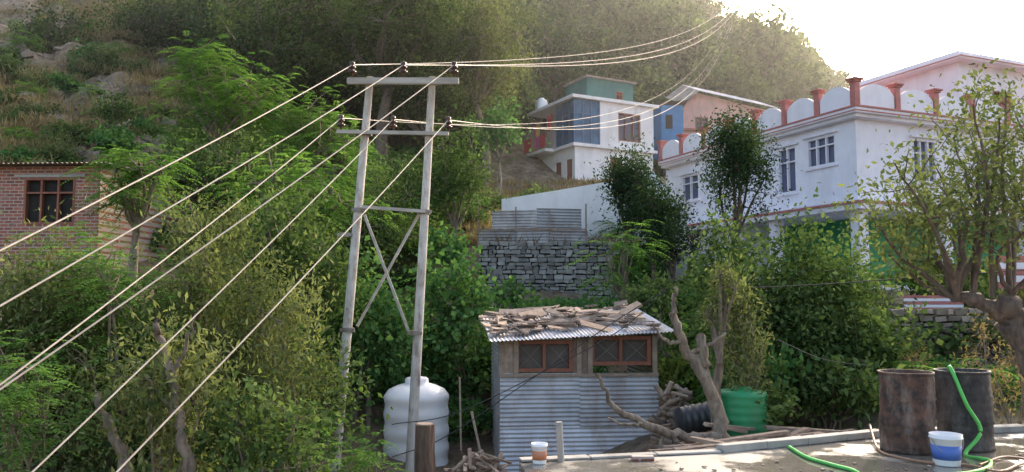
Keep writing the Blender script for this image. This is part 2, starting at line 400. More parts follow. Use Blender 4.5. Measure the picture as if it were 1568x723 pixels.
def proto(kind,R,H,N,L,seed,trunk=True,tight=1.0):
    before=set(bpy.data.objects)
    crown("p",(0,0,H*.6),(R,R,H*.42),(0,0,0),kind,N,L,seed,None,stems=1 if trunk else 3,tight=tight)
    new=[o for o in bpy.data.objects if o not in before]
    out=[o.data for o in new]
    for o in new: bpy.data.objects.remove(o)
    return out
def scatter(name,protos,pts,smin,smax):
    e=empty(name)
    for i,(x,y) in enumerate(pts):
        ms=protos[random.randrange(len(protos))]; s=random.uniform(smin,smax); rz=random.uniform(0,6.28)
        sc_=(s*random.uniform(.85,1.2),s*random.uniform(.85,1.2),s*random.uniform(.8,1.2)); z=gz(x,y)-.15
        for me in ms:
            o=bpy.data.objects.new(me.name,me); o.location=(x,y,z); o.rotation_euler=(0,0,rz); o.scale=sc_; link(o,e)
    return e
forest=[proto(k,2.6,7,3600,.4,s,True,.68) for k,s in (('far',1),('walnut',2),('far',3),('broad',4),('dark',5),('walnut',6))]
pts=[]
for _ in range(6000):
    y=random.uniform(50,140); b=random.uniform(-.75,.52); x=b*y
    if b>.45 and y>60: continue
    if b<-.38 and y<115 and random.random()<.985: continue
    if .0<b<.42 and y<62: continue
    dm=3.2 if y<90 else 4.1
    if all((x-a)**2+(y-c)**2>dm*dm for a,c in pts): pts.append((x,y))
    if len(pts)>330: break
scatter("hillside_forest",forest,pts,.85,1.45)
shr=[proto(k,.9,1.5,1000,.17,s,False) for k,s in (('broad',11),('vine',12),('willow',13),('frond',14),('broad',15))]
pts=[]
def blocked(x,y):
    b=x/y
    if y>22 and y<46 and x>3 and b>.12: 
        return x>4.5+ (40-y)*.25
    if 38<=y<62 and -2<x<22: return True
    if 11<y<19 and -.9<x<3.6: return True
    if 21.0<y<36 and -1.5<x<6: return True
    if y<13 and x>-2.5: return True
    if y<17.5 and -4<x<-.5: return True
    if y<25 and x<-9.2 and y>18: return True
    return False
for _ in range(5000):
    y=random.uniform(10,60); b=random.uniform(-.75,.7); x=b*y
    if b>.35 and y<14: continue
    if blocked(x,y): continue
    if b<-.4 and y>26 and random.random()<.75: continue
    if all((x-a)**2+(y-c)**2>1.1 for a,c in pts): pts.append((x,y))
    if len(pts)>430: break
scatter("undergrowth",shr,pts,.55,1.15)
gr=[]
for s in range(3):
    R=np.random.default_rng(50+s); n=160
    C=R.normal(size=(n,3))*[.4,.4,.02]; C[:,2]=.13; D=R.normal(size=(n,3))*.45; D[:,2]=1
    o=leaf_obj("grass_tuft",C,D,R.normal(size=(n,3)),R.uniform(.2,.4,n),np.full(n,.03),R.uniform(size=n),LEAF['dry']); gr.append([o.data]); bpy.data.objects.remove(o)
pts=[]
for _ in range(1900):
    y=random.uniform(26,75); b=random.uniform(-.72,-.34); x=b*y
    if math.sin(x*.5+1)*math.sin(y*.4)>-.15: pts.append((x,y))
for _ in range(220):
    y=random.uniform(29,50); b=random.uniform(-.1,.14); pts.append((b*y,y))
scatter("dry_grass",gr,pts,.9,2.0)
g=G()
for _ in range(560):
    y=random.uniform(26,75); b=random.uniform(-.72,-.38); x=b*y; s=random.choice([.1,.15,.2,.3,.5])*random.uniform(.6,1.2)
    if random.random()<.2: y=random.uniform(40,49); x=random.uniform(-3,5); s=min(s,.3)
    M=Matrix.Translation((x,y,gz(x,y)+s*.1))@Matrix.Rotation(random.uniform(0,6),4,'Z')@Matrix.Rotation(random.uniform(-.5,.5),4,'X')
    g.box(-s,s,-s*.7,s*.7,-s*.5,s*.5,random.random(),M,s*.25)
g.out("hillside_rocks",STONEW,bev=.04)

# ------------------------------------------------------------------ rubble walls
def rubble(name,x0,x1,y,z0,z1,sz,m,rot=0,o=None):
    e=empty(name,o or (0,0,0),rot); g=G(); z=z0
    while z<z1-.02:
        h=sz*random.uniform(.4,.75); x=x0+random.uniform(-.1,.1)
        while x<x1:
            wd=sz*random.uniform(.5,1.5); q=random.uniform(-.12,.12)*h; q2=random.uniform(-.12,.12)*h
            g.box(x+.012,x+wd-.012,y-.06-random.uniform(0,.09),y+.25,z+.01+q,z+h-.012+q2,random.random(),None,sz*.11)
            x+=wd
        z+=h
    g.out("stones",m,e,bev=.03)
    g=G(); g.box(x0,x1,y,y+.5,z0-.5,z1-.08); g.out("backing",DARK,e)
    return e
a=S(735,465,27.2); bb=S(935,372,27.2)
rubble("stone_retaining_wall",a.x,bb.x,27.2,a.z-.6,bb.z,.25,STONE)
a=S(1305,610,17); bb=S(1700,480,17)
rubble("stone_boundary_wall",a.x,bb.x,17,a.z-.5,bb.z,.22,STONEW)
for (x0,x1,y0,y1,d) in ((1385,1475,452,476,18),(1530,1600,392,442,18)):
    a=S(x0,y1,d); bb=S(x1,y0,d); e=empty("striped_railing",(a.x,d,a.z)); g=G();g2=G(); n=5
    hh=(bb.z-a.z)/n
    for i in range(n): (g if i%2 else g2).box(0,bb.x-a.x,0,.05,i*hh+.003,(i+1)*hh-.003)
    g.out("white_bars",WHITE,e); g2.out("red_bars",REDTRIM,e)
a=S(732,374,28.3); b1=S(897,322,28.3); e=empty("corrugated_fence",(0,0,0)); g=G()
W=b1.x-a.x
for i in range(3):
    g.corr((a.x+i*W/3+.01,28.3+.02*i,a.z+.02),(1,0,(.0,.02,-.015)[i]),(0,0,1),(0,-1,0),W/3+.06,.5+.06*(i%2),.11,.016,t=(.1,.9,.5)[i],warp=.01)
for i in range(2):
    g.corr((a.x+.5+i*W/2.4,28.42+.02*i,a.z+.52),(1,0,(.02,-.02)[i]),(0,0,1),(0,-1,0),W/2.4,.7+.1*i,.11,.016,t=(.8,.2)[i],warp=.012)
g.out("sheets",GALV,e); g=G()
for q in (0,.35,.66,1.0): g.box(a.x+q*W-.025,a.x+q*W+.025,28.22,28.27,a.z-.2,a.z+1.35+.25*math.sin(q*9))
g.box(a.x,a.x+W,28.2,28.215,a.z+.5,a.z+.55); g.out("posts",WOOD,e)
e=empty("whitewashed_wall"); g=G()
path=[(768,305,352,31),(850,292,352,30.5),(932,278,380,30),(1000,262,400,29.5),(1052,330,420,28)]
for i in range(len(path)-1):
    x0,t0,b0,d0=path[i]; x1,t1,b1_,d1=path[i+1]
    A=S(x0,t0,d0);B=S(x1,t1,d1)
    A2=Vector((A.x,A.y,S(x0,b0,d0).z-1));B2=Vector((B.x,B.y,S(x1,b1_,d1).z-1)); q=Vector((0,.25,0))
    g.add([A2,B2,B,A,A2+q,B2+q,B+q,A+q],[(0,1,2,3),(7,6,5,4),(3,2,6,7),(0,4,5,1),(0,3,7,4),(1,5,6,2)])
g.out("wall",WHITE2,e)

# ------------------------------------------------------------------ house helpers
def fb(g,face,pl,a0,a1,d0,d1,z0,z1,t=.5):
    if face=='F': g.box(a0,a1,pl-d1,pl-d0,z0,z1,t)
    elif face=='L': g.box(pl-d1,pl-d0,a0,a1,z0,z1,t)
def wall(g,face,pl,a0,a1,z0,z1,ops,th=.25):
    A=sorted({a0,a1,*[o[0] for o in ops],*[o[1] for o in ops]}); Z=sorted({z0,z1,*[o[2] for o in ops],*[o[3] for o in ops]})
    for i in range(len(A)-1):
        for j in range(len(Z)-1):
            am=(A[i]+A[i+1])/2; zm=(Z[j]+Z[j+1])/2
            if any(o[0]<am<o[1] and o[2]<zm<o[3] for o in ops): continue
            fb(g,face,pl,A[i],A[i+1],-th,0,Z[j],Z[j+1])
def window(e,face,pl,o,fm,glass=None,nv=2,nh=1,grille=False,name="window",f=.06):
    a0,a1,z0,z1=o; g=G()
    fb(g,face,pl,a0,a0+f,-.12,.012,z0,z1);fb(g,face,pl,a1-f,a1,-.12,.012,z0,z1)
    fb(g,face,pl,a0+f,a1-f,-.12,.010,z0,z0+f);fb(g,face,pl,a0+f,a1-f,-.12,.010,z1-f,z1)
    for i in range(1,nv):
        x=a0+(a1-a0)*i/nv; fb(g,face,pl,x-.03,x+.03,-.11,.004,z0+f,z1-f)
    for i in range(1,nh+1):
        z=z0+(z1-z0)*(1-.32*i if nh<3 else 1-i/(nh+1)); fb(g,face,pl,a0+f,a1-f,-.10,-.004,z-.025,z+.025)
    if grille:
        for i in range(1,9): 
            x=a0+(a1-a0)*i/9; fb(g,face,pl,x-.006,x+.006,-.05,-.035,z0+f,z1-f)
    g.out(name+"_frame",fm,e)
    g=G(); fb(g,face,pl,a0+.01,a1-.01,-.16,-.13,z0+.01,z1-.01); g.out(name+"_glass",glass or GLASS,e)

# ------------------------------------------------------------------ large white house (right)
C=S(1310,165,27.0); zt=C.z
H=empty("white_two_storey_house",(C.x,C.y,0),math.atan2(4.76,11.3))
zf=zt-3.25; zr=zt-.12; pl=.45
X1,Y1=16,12.3
wa=(2.95,3.95,zf+.75,zf+2.55); wb=(.95,2.35,zf+1.55,zf+2.65); wc=(9.2,10.5,zf+1.2,zf+2.4)
g=G(); wall(g,'L',pl,pl+.25,Y1,zf,zr,[(a+.45,b+.45,c,d) for a,b,c,d in (wa,wb,wc)])
ra=(3.2,4.4,zf+.9,zf+2.5); rb=(6.4,7.8,zf+.6,zf+2.3); rc=(10,11.4,zf+.6,zf+2.3)
wall(g,'F',pl,pl,X1,zf,zr,[ra,rb,rc]); 
g.box(pl+.3,X1,Y1-.25,Y1-.002,zf,zr); g.out("upper_walls",WHITE,H)
for o in (wa,wb,wc): window(H,'L',pl,(o[0]+.45,o[1]+.45,o[2],o[3]),WHITE,GLASSB,3 if o is wb else 2,1)
for o in (ra,rb,rc): window(H,'F',pl,o,WHITE,GLASSB,3,1)
g=G()
for o in (wa,wb,wc): fb(g,'L',pl,o[0]+.3,o[1]+.6,0.002,.12,o[3]+.05,o[3]+.12); fb(g,'L',pl,o[0]+.35,o[1]+.55,0.002,.08,o[2]-.09,o[2]-.02)
for o in (ra,rb,rc): fb(g,'F',pl,o[0]-.15,o[1]+.15,0.002,.12,o[3]+.05,o[3]+.12); fb(g,'F',pl,o[0]-.1,o[1]+.1,0.002,.08,o[2]-.09,o[2]-.02)
g.out("sunshades",WHITE,H)
g=G(); g.box(0,X1,0,Y1,zr,zt+.06); g.box(-.35,X1,-.35,Y1,zf-.32,zf-.002); g.box(.15,X1,.15,Y1,zr-.12,zr-.003); g.out("slabs",WHITE,H)
g=G(); g.box(-.04,X1,-.04,Y1,zt+.062,zt+.12); g.box(-.4,X1,-.4,-.352,zf-.12,zf-.04); g.box(-.4,-.352,-.35,Y1,zf-.12,zf-.04)
g.box(-.02,X1,-.02,-.002,zt-.08,zt-.04);g.box(-.02,-.002,0,Y1,zt-.08,zt-.04); g.out("red_bands",REDTRIM,H)
g=G();gp=G()
def arch(face,a0,a1):
    n=12; h0=.5; h1=.85; vs=[];
    for i in range(n+1):
        t=i/n; a=a0+(a1-a0)*t; z=zt+.12+h0+(h1-h0)*math.sin(math.pi*t)**.7
        for d in(.08,.2):
            for zz in(zt+.12,z):
                vs.append((a,d,zz) if face=='F' else (d,a,zz))
    fs=[]
    for i in range(n):
        k=4*i; fs+=[(k,k+4,k+5,k+1),(k+2,k+3,k+7,k+6),(k+1,k+5,k+7,k+3)]
    fs+=[(0,1,3,2),(4*n,4*n+2,4*n+3,4*n+1)]
    g.add(vs,fs)
def post(x,y):
    gp.box(x-.12,x+.12,y-.12,y+.12,zt+.122,zt+.95); gp.box(x-.17,x+.17,y-.17,y+.17,zt+.952,zt+1.02); gp.box(x-.22,x+.22,y-.22,y+.22,zt+1.022,zt+1.09)
px_=[.14]+[.14+1.95*i for i in range(1,8)]; py_=[.14+1.72*i for i in range(1,8)]
for x in px_: post(x,.14)
for y in py_: post(.14,y)
for i in range(len(px_)-1): arch('F',px_[i]+.14,px_[i+1]-.14)
yy=[.14]+py_
for i in range(len(yy)-1): arch('L',yy[i]+.14,yy[i+1]-.14)
g.out("parapet_panels",WHITE,H); gp.out("parapet_posts",REDTRIM,H,bev=.015)
g=G(); g.box(2.2,X1,2.0,Y1-.01,-1,zf-.33); g.out("lower_walls",GREENP,H)
g=G()
for x,y in ((.1,.1),(4.2,.1),(8.5,.1),(12.5,.1),(.1,4.2),(.1,8.3),(.1,12)):
    g.box(x-.2,x+.2,y-.2,y+.2,-1,zf-.325)
g.box(-.2,X1,-.2,Y1,-1,.45); g.box(.3,2.19,6.5,Y1-.02,.452,zf-.33); g.out("pillars_and_plinth",WHITE,H)
g=G(); wall(g,'L',8.4,2.7,7.4,zt+.07,zt+3.3,[]); wall(g,'F',2.45,8.4,X1,zt+.07,zt+3.3,[(10.5,11.7,zt+1,zt+2.3)]); 
g.box(7.9,X1,1.9,7.9,zt+3.302,zt+3.46); g.box(8.15,X1,2.2,7.6,zt+3.462,zt+3.7); g.out("penthouse",WHITE,H)
window(H,'F',2.45,(10.5,11.7,zt+1,zt+2.3),WOODR)
g=G(); g.box(7.86,X1,1.86,1.898,zt+3.36,zt+3.4); g.box(7.86,7.898,1.9,7.9,zt+3.36,zt+3.4); g.out("penthouse_band",REDTRIM,H)
# rainwater pipes
g=G(); g.tube([(pl-.06,5.6,zr-.13),(pl-.06,5.6,zf+.01)],.045,8); g.tube([(5.6,pl-.06,zr-.13),(5.6,pl-.06,zf+.01)],.045,8); g.out("drain_pipes",WHITE2,H)

# ------------------------------------------------------------------ middle house
C=S(877,143,50); zt=C.z
M_=empty("blue_glazed_house",(C.x,C.y,0),math.radians(27)); zf=zt-3.15; zb=zf-3.0
g=G(); g.box(0,6.9,0,6.3,zt-.2,zt); g.box(.1,6.8,.1,6.2,zf-.2,zf-.002); g.box(-.55,.098,2.7,6.2,zf-.2,zf-.004)
wu=(3.7,5.5,zf+.45,zf+2.35)
wall(g,'F',.25,2.25,6.6,zf,zt-.202,[wu],.2)
g.box(6.4,6.6,.452,6.0,zf,zt-.202); g.box(1.6,6.38,5.8,6.0,zf,zt-.202); g.box(1.5,1.6,2.6,6.0,zf,zt-.202); g.box(.3,1.49,2.6,2.7,zf,zt-.202)
wl=(3.1,3.9,zb+.9,zb+2.3)
wall(g,'F',.35,.35,6.6,zb-1,zf-.202,[wl],.2)
dl=[(.7,1.5,zb,zb+2.05),(2.1,2.9,zb,zb+2.05),(4.3,5.1,zb+1.3,zb+1.8)]
wall(g,'L',.35,.552,5.9,zb-1,zf-.202,dl,.2); g.box(.56,6.6,5.7,5.9,zb-1,zf-.202)
g.box(6.4,6.6,.56,5.69,zb-1,zf-.203)
g.out("walls",WHITE2,M_)
window(M_,'F',.25,wu,WOODR,GLASSB,3,0,True,f=.1); window(M_,'F',.35,wl,WOODR,WOODR,2,0,f=.08)
g=G()
for o in dl[:2]: fb(g,'L',.35,o[0],o[1],-.15,-.1,o[2],o[3])
g.out("doors",WOODR,M_)
g=G(); fb(g,'L',.35,4.3,5.1,-.15,-.1,zb+1.3,zb+1.8); g.out("vent",DARK,M_)
g=G(); fb(g,'F',.25,.25,2.24,-.05,-.02,zf,zt-.201); fb(g,'L',.25,.30,2.6,-.05,-.02,zf,zt-.201); g.out("blue_glazing",BLUEP,M_)
g=G()
for a in (.25,.9,1.55,2.2): fb(g,'F',.25,a-.03,a+.03,-.018,.02,zf,zt-.202)
for a in (.9,1.7,2.55): fb(g,'L',.25,a-.03,a+.03,-.018,.02,zf,zt-.202)
for z in (zf+.05,zf+1.0,zf+2.0,zt-.27): fb(g,'F',.25,.29,2.16,-.016,.012,z-.025,z+.025); fb(g,'L',.25,.31,2.5,-.016,.012,z-.025,z+.025)
g.out("glazing_bars",mat("blue_frame",(.08,.16,.3),(.06,.12,.24),.4,3),M_)
g=G()
for i in range(14): g.box(-.5,-.48,2.8+i*.24,2.82+i*.24,zf,zf+.9)
g.box(-.51,-.47,2.7,6.2,zf+.9,zf+.94)
g.out("balcony_rail",REDTRIM,M_)
for (x_,y0,y1,z0,z1,m_) in ((-.53,2.75,3.5,.1,1.0,REDC),(-.53,3.6,4.1,0.2,.95,MAGC),(-.2,4.05,4.6,1.1,1.9,YELC),(-.53,4.7,5.7,.15,1.0,REDC),(.1,2.9,3.5,1.3,2.4,REDC),(.1,4.85,5.5,1.3,2.1,MAGC)):
    g=G(); n=10; vs=[];
    for i in range(n+1):
        for z in (z0,z1): vs.append((x_+.03*math.sin(i*1.9),y0+(y1-y0)*i/n,zf+z+.03*math.sin(i*1.1)))
    g.add(vs,[(2*i,2*i+2,2*i+3,2*i+1) for i in range(n)]); g.out("laundry",m_,M_)
g=G(); wall(g,'F',2.4,2.6,6.5,zt+.002,zt+2.0,[(5.0,5.6,zt+.7,zt+1.3)],.12); g.box(2.6,2.72,2.53,5.2,zt+.002,zt+2.0); g.box(6.38,6.5,2.53,5.2,zt+.002,zt+2.0)
g.out("rooftop_room",TEAL,M_); window(M_,'F',2.4,(5.0,5.6,zt+.7,zt+1.3),WOODR)
g=G(); g.box(2.4,6.7,2.15,5.4,zt+2.003,zt+2.1); g.out("rooftop_sheet",TINOLD,M_)
g=G(); 
for k in range(16): g.box(2.61+k*.245,2.64+k*.245,2.385,2.398,zt+.01,zt+.68)
g.out("sheet_ribs",TEAL,M_)
g=G(); g.lathe([(.42,0),(.45,.1),(.43,.3),(.45,.5),(.43,.65),(.38,.78),(.2,.86),(.2,.93),(.01,.94)],(.7,5.4,zt+.05)); g.out("roof_tank",TANKW,M_,smooth=True)
# pink house
C=S(1047,205,58)
Pk=empty("pink_house",(C.x,58,0),.12); z0=C.z-3; z1=S(1100,165,58).z
g=G(); wall(g,'F',0,0,6.6,z0,z1,[(.9,1.9,z0+3.2,z0+4.3),(3.6,4.6,z0+3.4,z0+4.3)],.2); g.box(0,.2,.21,5,z0,z1); g.box(6.4,6.6,.21,5,z0,z1)
g.add([(0,0.0,z1),(0.2,0,z1),(6.4,0,z1),(6.6,0,z1),(.9,0,z1+1.2),(.9,.2,z1+1.2),(6.6,.2,z1),(0,.2,z1)],[(0,3,4),(7,5,6)])
g.out("walls",PINK,Pk); window(Pk,'F',0,(.9,1.9,z0+3.2,z0+4.3),WOODR); window(Pk,'F',0,(3.6,4.6,z0+3.4,z0+4.3),WHITE,GLASSB)
g=G(); u=Vector((5.6,0,-1.05)).normalized(); v_=Vector((-.1,1,.42)).normalized(); g.corr((1.0,-.7,z1+1.15),u,v_,Vector((.16,-.3,1)),6.2,3.2,.2,.03,'v'); g.out("tin_roof",GALVB,Pk)
g=G(); g.corr((1.0,-.7,z1+1.1),Vector((-1.4,0,-1.0)).normalized(),v_,Vector((-.6,0,.8)),1.7,3.2,.2,.03,'v'); g.out("tin_roof_left",TINOLD,Pk)
g=G(); g.box(-.3,6.9,-.3,-.05,z1-1.75,z1-1.6); g.out("red_band",REDTRIM,Pk)
C=S(1013,197,55); e=empty("blue_shack",(C.x,55,C.z-2),.1); g=G(); g.box(0,1.6,0,2,0,3.7); g.out("walls",BLUE2,e)
g=G(); g.corr((-.3,-.4,3.85),(1,0,.06),(0,1,.03),(0,0,1),2.2,2.8,.16,.02,'u'); g.out("roof",TINOLD,e)
g=G(); g.box(.3,.8,-.03,-.005,2.0,3.0); g.out("door",DARK,e)

# ------------------------------------------------------------------ brick house left
e=empty("brick_house",(S(150,370,22).x,22,0),math.radians(-3)); zb=S(70,372,22).z-1.5; zt2=S(70,254,22).z
x0=-5.5; ops=[(-2.2,-.72,S(70,343,22).z,S(70,272,22).z)]
g=G(); wall(g,'F',0,x0,0,zb,zt2,ops,.25); g.box(-.25,0,.252,5,zb,zt2); g.box(x0,-.26,4.8,5,zb,zt2); g.out("walls",BRICK,e)
window(e,'F',0,ops[0],WOODR,DARK,3,1)
g=G(); g.corr((x0-.2,-.45,zt2+.02),(1,0,0),(0,1,.04),(0,0,1),6.1,5.8,.14,.018,'u'); g.out("tin_roof",TINOLD,e)
g=G(); g.box(-2.5,-.45,-.03,-.002,ops[0][3]+.02,ops[0][3]+.1); g.out("lintel",CONC,e)

# ------------------------------------------------------------------ tin shed
C=S(765,700,15.4); e=empty("tin_shed",(C.x,C.y,0),math.radians(5)); W=3.12
zb=C.z-.5; zt2=S(765,523,15.4).z
zw=S(800,572,15.4).z
g=G(); gb=G(); gb.corr((0,0,zb),(1,0,0),(0,0,1),(0,-1,0),W,1.12,.085,.013,warp=.006)
g.corr((0,-.02,zb+1.08),(1,0,0.0),(0,0,1),(0,-1,0),W*.55,zw-zb-1.08,.085,.013,t=.9,warp=.008)
g.corr((W*.5,-.035,zb+1.06),(1,0,0.0),(0,0,1),(0,-1,0),W*.5,zw-zb-1.06,.085,.013,t=.5,warp=.008)
g.corr((0,0,zb),(0,1,0),(0,0,1),(-1,0,0),2.6,zt2-zb,.085,.013,t=.3); g.corr((W,0,zb),(0,1,0),(0,0,1),(1,0,0),2.6,zt2-zb+.1,.085,.013,t=.3)
g.out("upper_sheets",GALV,e,smooth=True); gb.out("lower_sheets",GALVB,e,smooth=True)
g=G(); ztr=zt2+.14
for x in (-.02,.27,1.5,1.72,W-.12): g.box(x,x+.09,-.07,-.022,zw-.05,ztr-.05)
g.box(0,W,-.075,-.04,zw-.06,zw-.01); g.out("timber_frame",WOOD,e)
g=G(); g.box(.0,.3,.0,.03,zw,ztr-.02,.9); g.box(1.43,1.75,.0,.03,zw,ztr-.02,.3); g.box(W-.1,W,.0,.03,zw,ztr); g.out("plank_infill",WOOD,e)
for o in ((.3,1.43,zw+.02,zt2+.02),(1.78,2.98,zw+.14,zt2+.1)):
    window(e,'F',-.02,o,WOODR,GLASSM,2,0,f=.075)
    g=G(); a0,a1,z0,z1=o; am=(a0+a1)/2
    for (p,q) in ((a0,am),(am,a1)):
        g.tube([(p+.08,-.01,z0+.08),(q-.05,-.01,z1-.08)],.006,4); g.tube([(p+.08,-.012,z1-.08),(q-.05,-.012,z0+.08)],.006,4)
    g.out("window_braces",TINOLD,e)
g=G(); up_=Vector((0,1,.13)).normalized()
for i in range(4): g.corr((-.22+i*.9,-.35,zt2+.02+.04*i+.004*i),(1,0,.045),up_,(0,0,1),.92,3.3,.076,.013,'u',t=random.random())
g.out("roof_sheets",GALVB,e)
def roofz(x,y): return zt2+.07+.045*x+.13*(y+.35)
g=G()
for i in range(115):
    x=random.uniform(-.1,3.1); y=random.uniform(-.1,2.8); l=random.uniform(.1,.42); q=random.random()
    M=Matrix.Translation((x,y,roofz(x,y)+random.uniform(.02,.1)))@Matrix.Rotation(random.gauss(0,.8),4,'Z')@Matrix.Rotation(random.gauss(0,.12),4,'Y')@Matrix.Rotation(random.gauss(0,.4)+.15,4,'X')
    g.box(-l,l,-.03-.08*q,.03+.08*q,-.012,.014,random.uniform(.3,1),M,.01)
g.out("loose_planks",WOOD,e)
g=G()
for i in range(26):
    x=random.uniform(0,3.0); y=random.uniform(0,2.7); s=random.uniform(.05,.1)
    M=Matrix.Translation((x,y,roofz(x,y)+.05))@Matrix.Rotation(random.uniform(0,3),4,'Z'); g.box(-s*1.3,s*1.3,-s,s,-.04,.04,random.random(),M,.015)
g.out("roof_stones",STONEW,e,bev=.01)

# ------------------------------------------------------------------ H-frame power pole
DP=15.0
def SP_(px,py): return S(px,py,DP)
e=empty("power_pole",SP_(573,700)); o=Vector(e.location); L_=lambda p:p-o
lt,lb=SP_(567,118),SP_(512,720); rt,rb=SP_(662,118),SP_(627,745)
g=G()
for t_,b_ in ((lt,lb),(rt,rb)):
    b_=b_+(b_-t_)*.08
    pts=[L_(b_+(t_-b_)*i/8) for i in range(9)]; g.tube(pts,[.105-.035*i/8 for i in range(9)],14)
g.out("poles",POLE,e,smooth=True)
g=G()
def beam(p,q,h,d,off=0):
    p=L_(p)+Vector((0,off,0));q=L_(q)+Vector((0,off,0)); u=(q-p); l=u.length; u.normalize(); up=Vector((0,-1,0)).cross(u).normalized()*-1; M=Matrix((u,Vector((0,1,0)),up)).transposed().to_4x4(); M.translation=p
    g.box(0,l,-d/2,d/2,-h/2,h/2,.5,M)
beam(SP_(534,127),SP_(703,127),.12,.1,-.12)
beam(SP_(518,204),SP_(688,207),.07,.08,-.13)
beam(SP_(556,318),SP_(652,325),.06,.06,-.13)
beam(SP_(560,330),SP_(627,507),.05,.03,-.14); beam(SP_(641,326),SP_(545,500),.05,.03,.12)
g.out("cross_arms",ARM,e)
g=G()
for p in (SP_(565,128),SP_(660,128),SP_(561,205),SP_(657,206),SP_(551,322),SP_(650,325),SP_(533,505),SP_(636,510),SP_(529,360)):
    q=L_(p); g.lathe([(.1,-.04),(.115,-.04),(.115,.04),(.1,.04)],q,14); g.box(q.x-.14,q.x+.14,q.y-.09,q.y-.06,q.z-.03,q.z+.03)
g.out("clamps",TINOLD,e)
g=G(); ins=[(541,120),(619,120),(696,120),(524,201),(603,203),(687,204)]
tips=[]
for x,y in ins:
    q=L_(SP_(x,y))+Vector((0,-.12,0)); g.lathe([(.02,0),(.02,.06),(.075,.07),(.08,.1),(.04,.12),(.04,.15),(.07,.16),(.07,.19),(.035,.21),(.05,.24),(.05,.28),(.01,.3)],q,16)
    tips.append(q+o+Vector((0,0,.23)))
g.out("insulators",CERAM,e,smooth=True)
W_=empty("overhead_wires"); g=G()
def wire(g,p,q,sag,r,n=28):
    rr=r if hasattr(r,'__len__') else [r,r]
    g.tube([p+(q-p)*(i/n)-Vector((0,0,4*sag*(i/n)*(1-i/n))) for i in range(n+1)],[rr[0]+(rr[1]-rr[0])*i/n for i in range(n+1)],6)
near=[(-60,414),(-60,503),(-70,645),(-60,635),(0,770),(135,768)]
for i,tp in enumerate(tips):
    x,y=near[i]; wire(g,tp,S(x,y,6.2),.05,.0095)
far=[(1118,6),(1124,12),(1130,10),(1112,36),(1118,38),(1122,34)]
for i,tp in enumerate(tips):
    x,y=far[i]; wire(g,tp,S(x,y,80),1.5+.15*(i%3) if i<3 else 3.3+.15*(i%3),.0105 if i<3 else .009,40)
g.out("conductors",WIRE,W_,smooth=True)
g=G()
def pl2(pts,r=.008): g.tube(smoothp([S(*p) for p in pts],8),r,5)
pl2([(1100,443,14),(1250,436,13),(1400,425,12),(1600,412,11)],.009)
pl2([(600,650,13),(700,632,13.2),(850,560,13.5),(950,505,13.6),(1025,440,13.8)],.008)
pl2([(600,700,13),(680,670,13.2),(800,590,13.5),(930,500,13.6),(1025,440,13.8)],.008)
pl2([(1190,520,12),(1260,550,12),(1330,560,12)],.006)
g.out("service_cables",CABLE,W_)

# ------------------------------------------------------------------ concrete roof in the foreground
ZS=-1.75
edge=[SZ(795,706,ZS),SZ(1100,692,ZS),SZ(1345,668,ZS),SZ(1700,655,ZS)]
fr=[SZ(840,790,ZS),Vector((1.0,2.5,ZS)),Vector((9.5,2.5,ZS))]
poly=edge+[fr[2],fr[1],fr[0]]
e=empty("concrete_roof_slab"); n=len(poly)
vs=[tuple(p) for p in poly]+[(p.x,p.y,ZS-.18) for p in poly]
g=G(); g.add(vs,[tuple(reversed(range(n))),tuple(range(n,2*n))]+[(i,(i+1)%n,(i+1)%n+n,i+n) for i in range(n)]); g.out("slab",WETC,e)
g=G(); c0=sum(poly,Vector())/n
vs=[tuple(c0+(p-c0)*.96-Vector((0,0,.181))) for p in poly]; vs+=[(v[0],v[1],-4.5) for v in vs]
g.add(vs,[(i,(i+1)%n,(i+1)%n+n,i+n) for i in range(n)]); g.out("walls_below",CONC,e)
g=G()
for i in range(0,3):
    p,q=edge[i],edge[i+1]; d=(q-p); l=d.length; M=Matrix.Translation(p)@Matrix.Rotation(math.atan2(d.y,d.x),4,'Z'); k=int(l/.6); hh=.03 if i==0 else .085
    for j in range(k): g.box(l*j/k+.004,l*(j+1)/k-.004,-.1,0.04,.003,hh,.5,M,.006)
g.out("kerb",CONC,e,bev=.008)
g=G()
for i in range(200):
    x=random.uniform(1.2,9); y=random.uniform(7.6,9.6); p=Vector((x,y,ZS+.006)); s=random.uniform(.005,.016)
    if y>8.4+.1*x: continue
    M=Matrix.Translation(p)@Matrix.Rotation(random.uniform(0,3),4,'Z'); g.box(-s*1.5,s*1.5,-s,s,0,s,random.random(),M,s*.3)
g.out("gravel",STONEW,None)

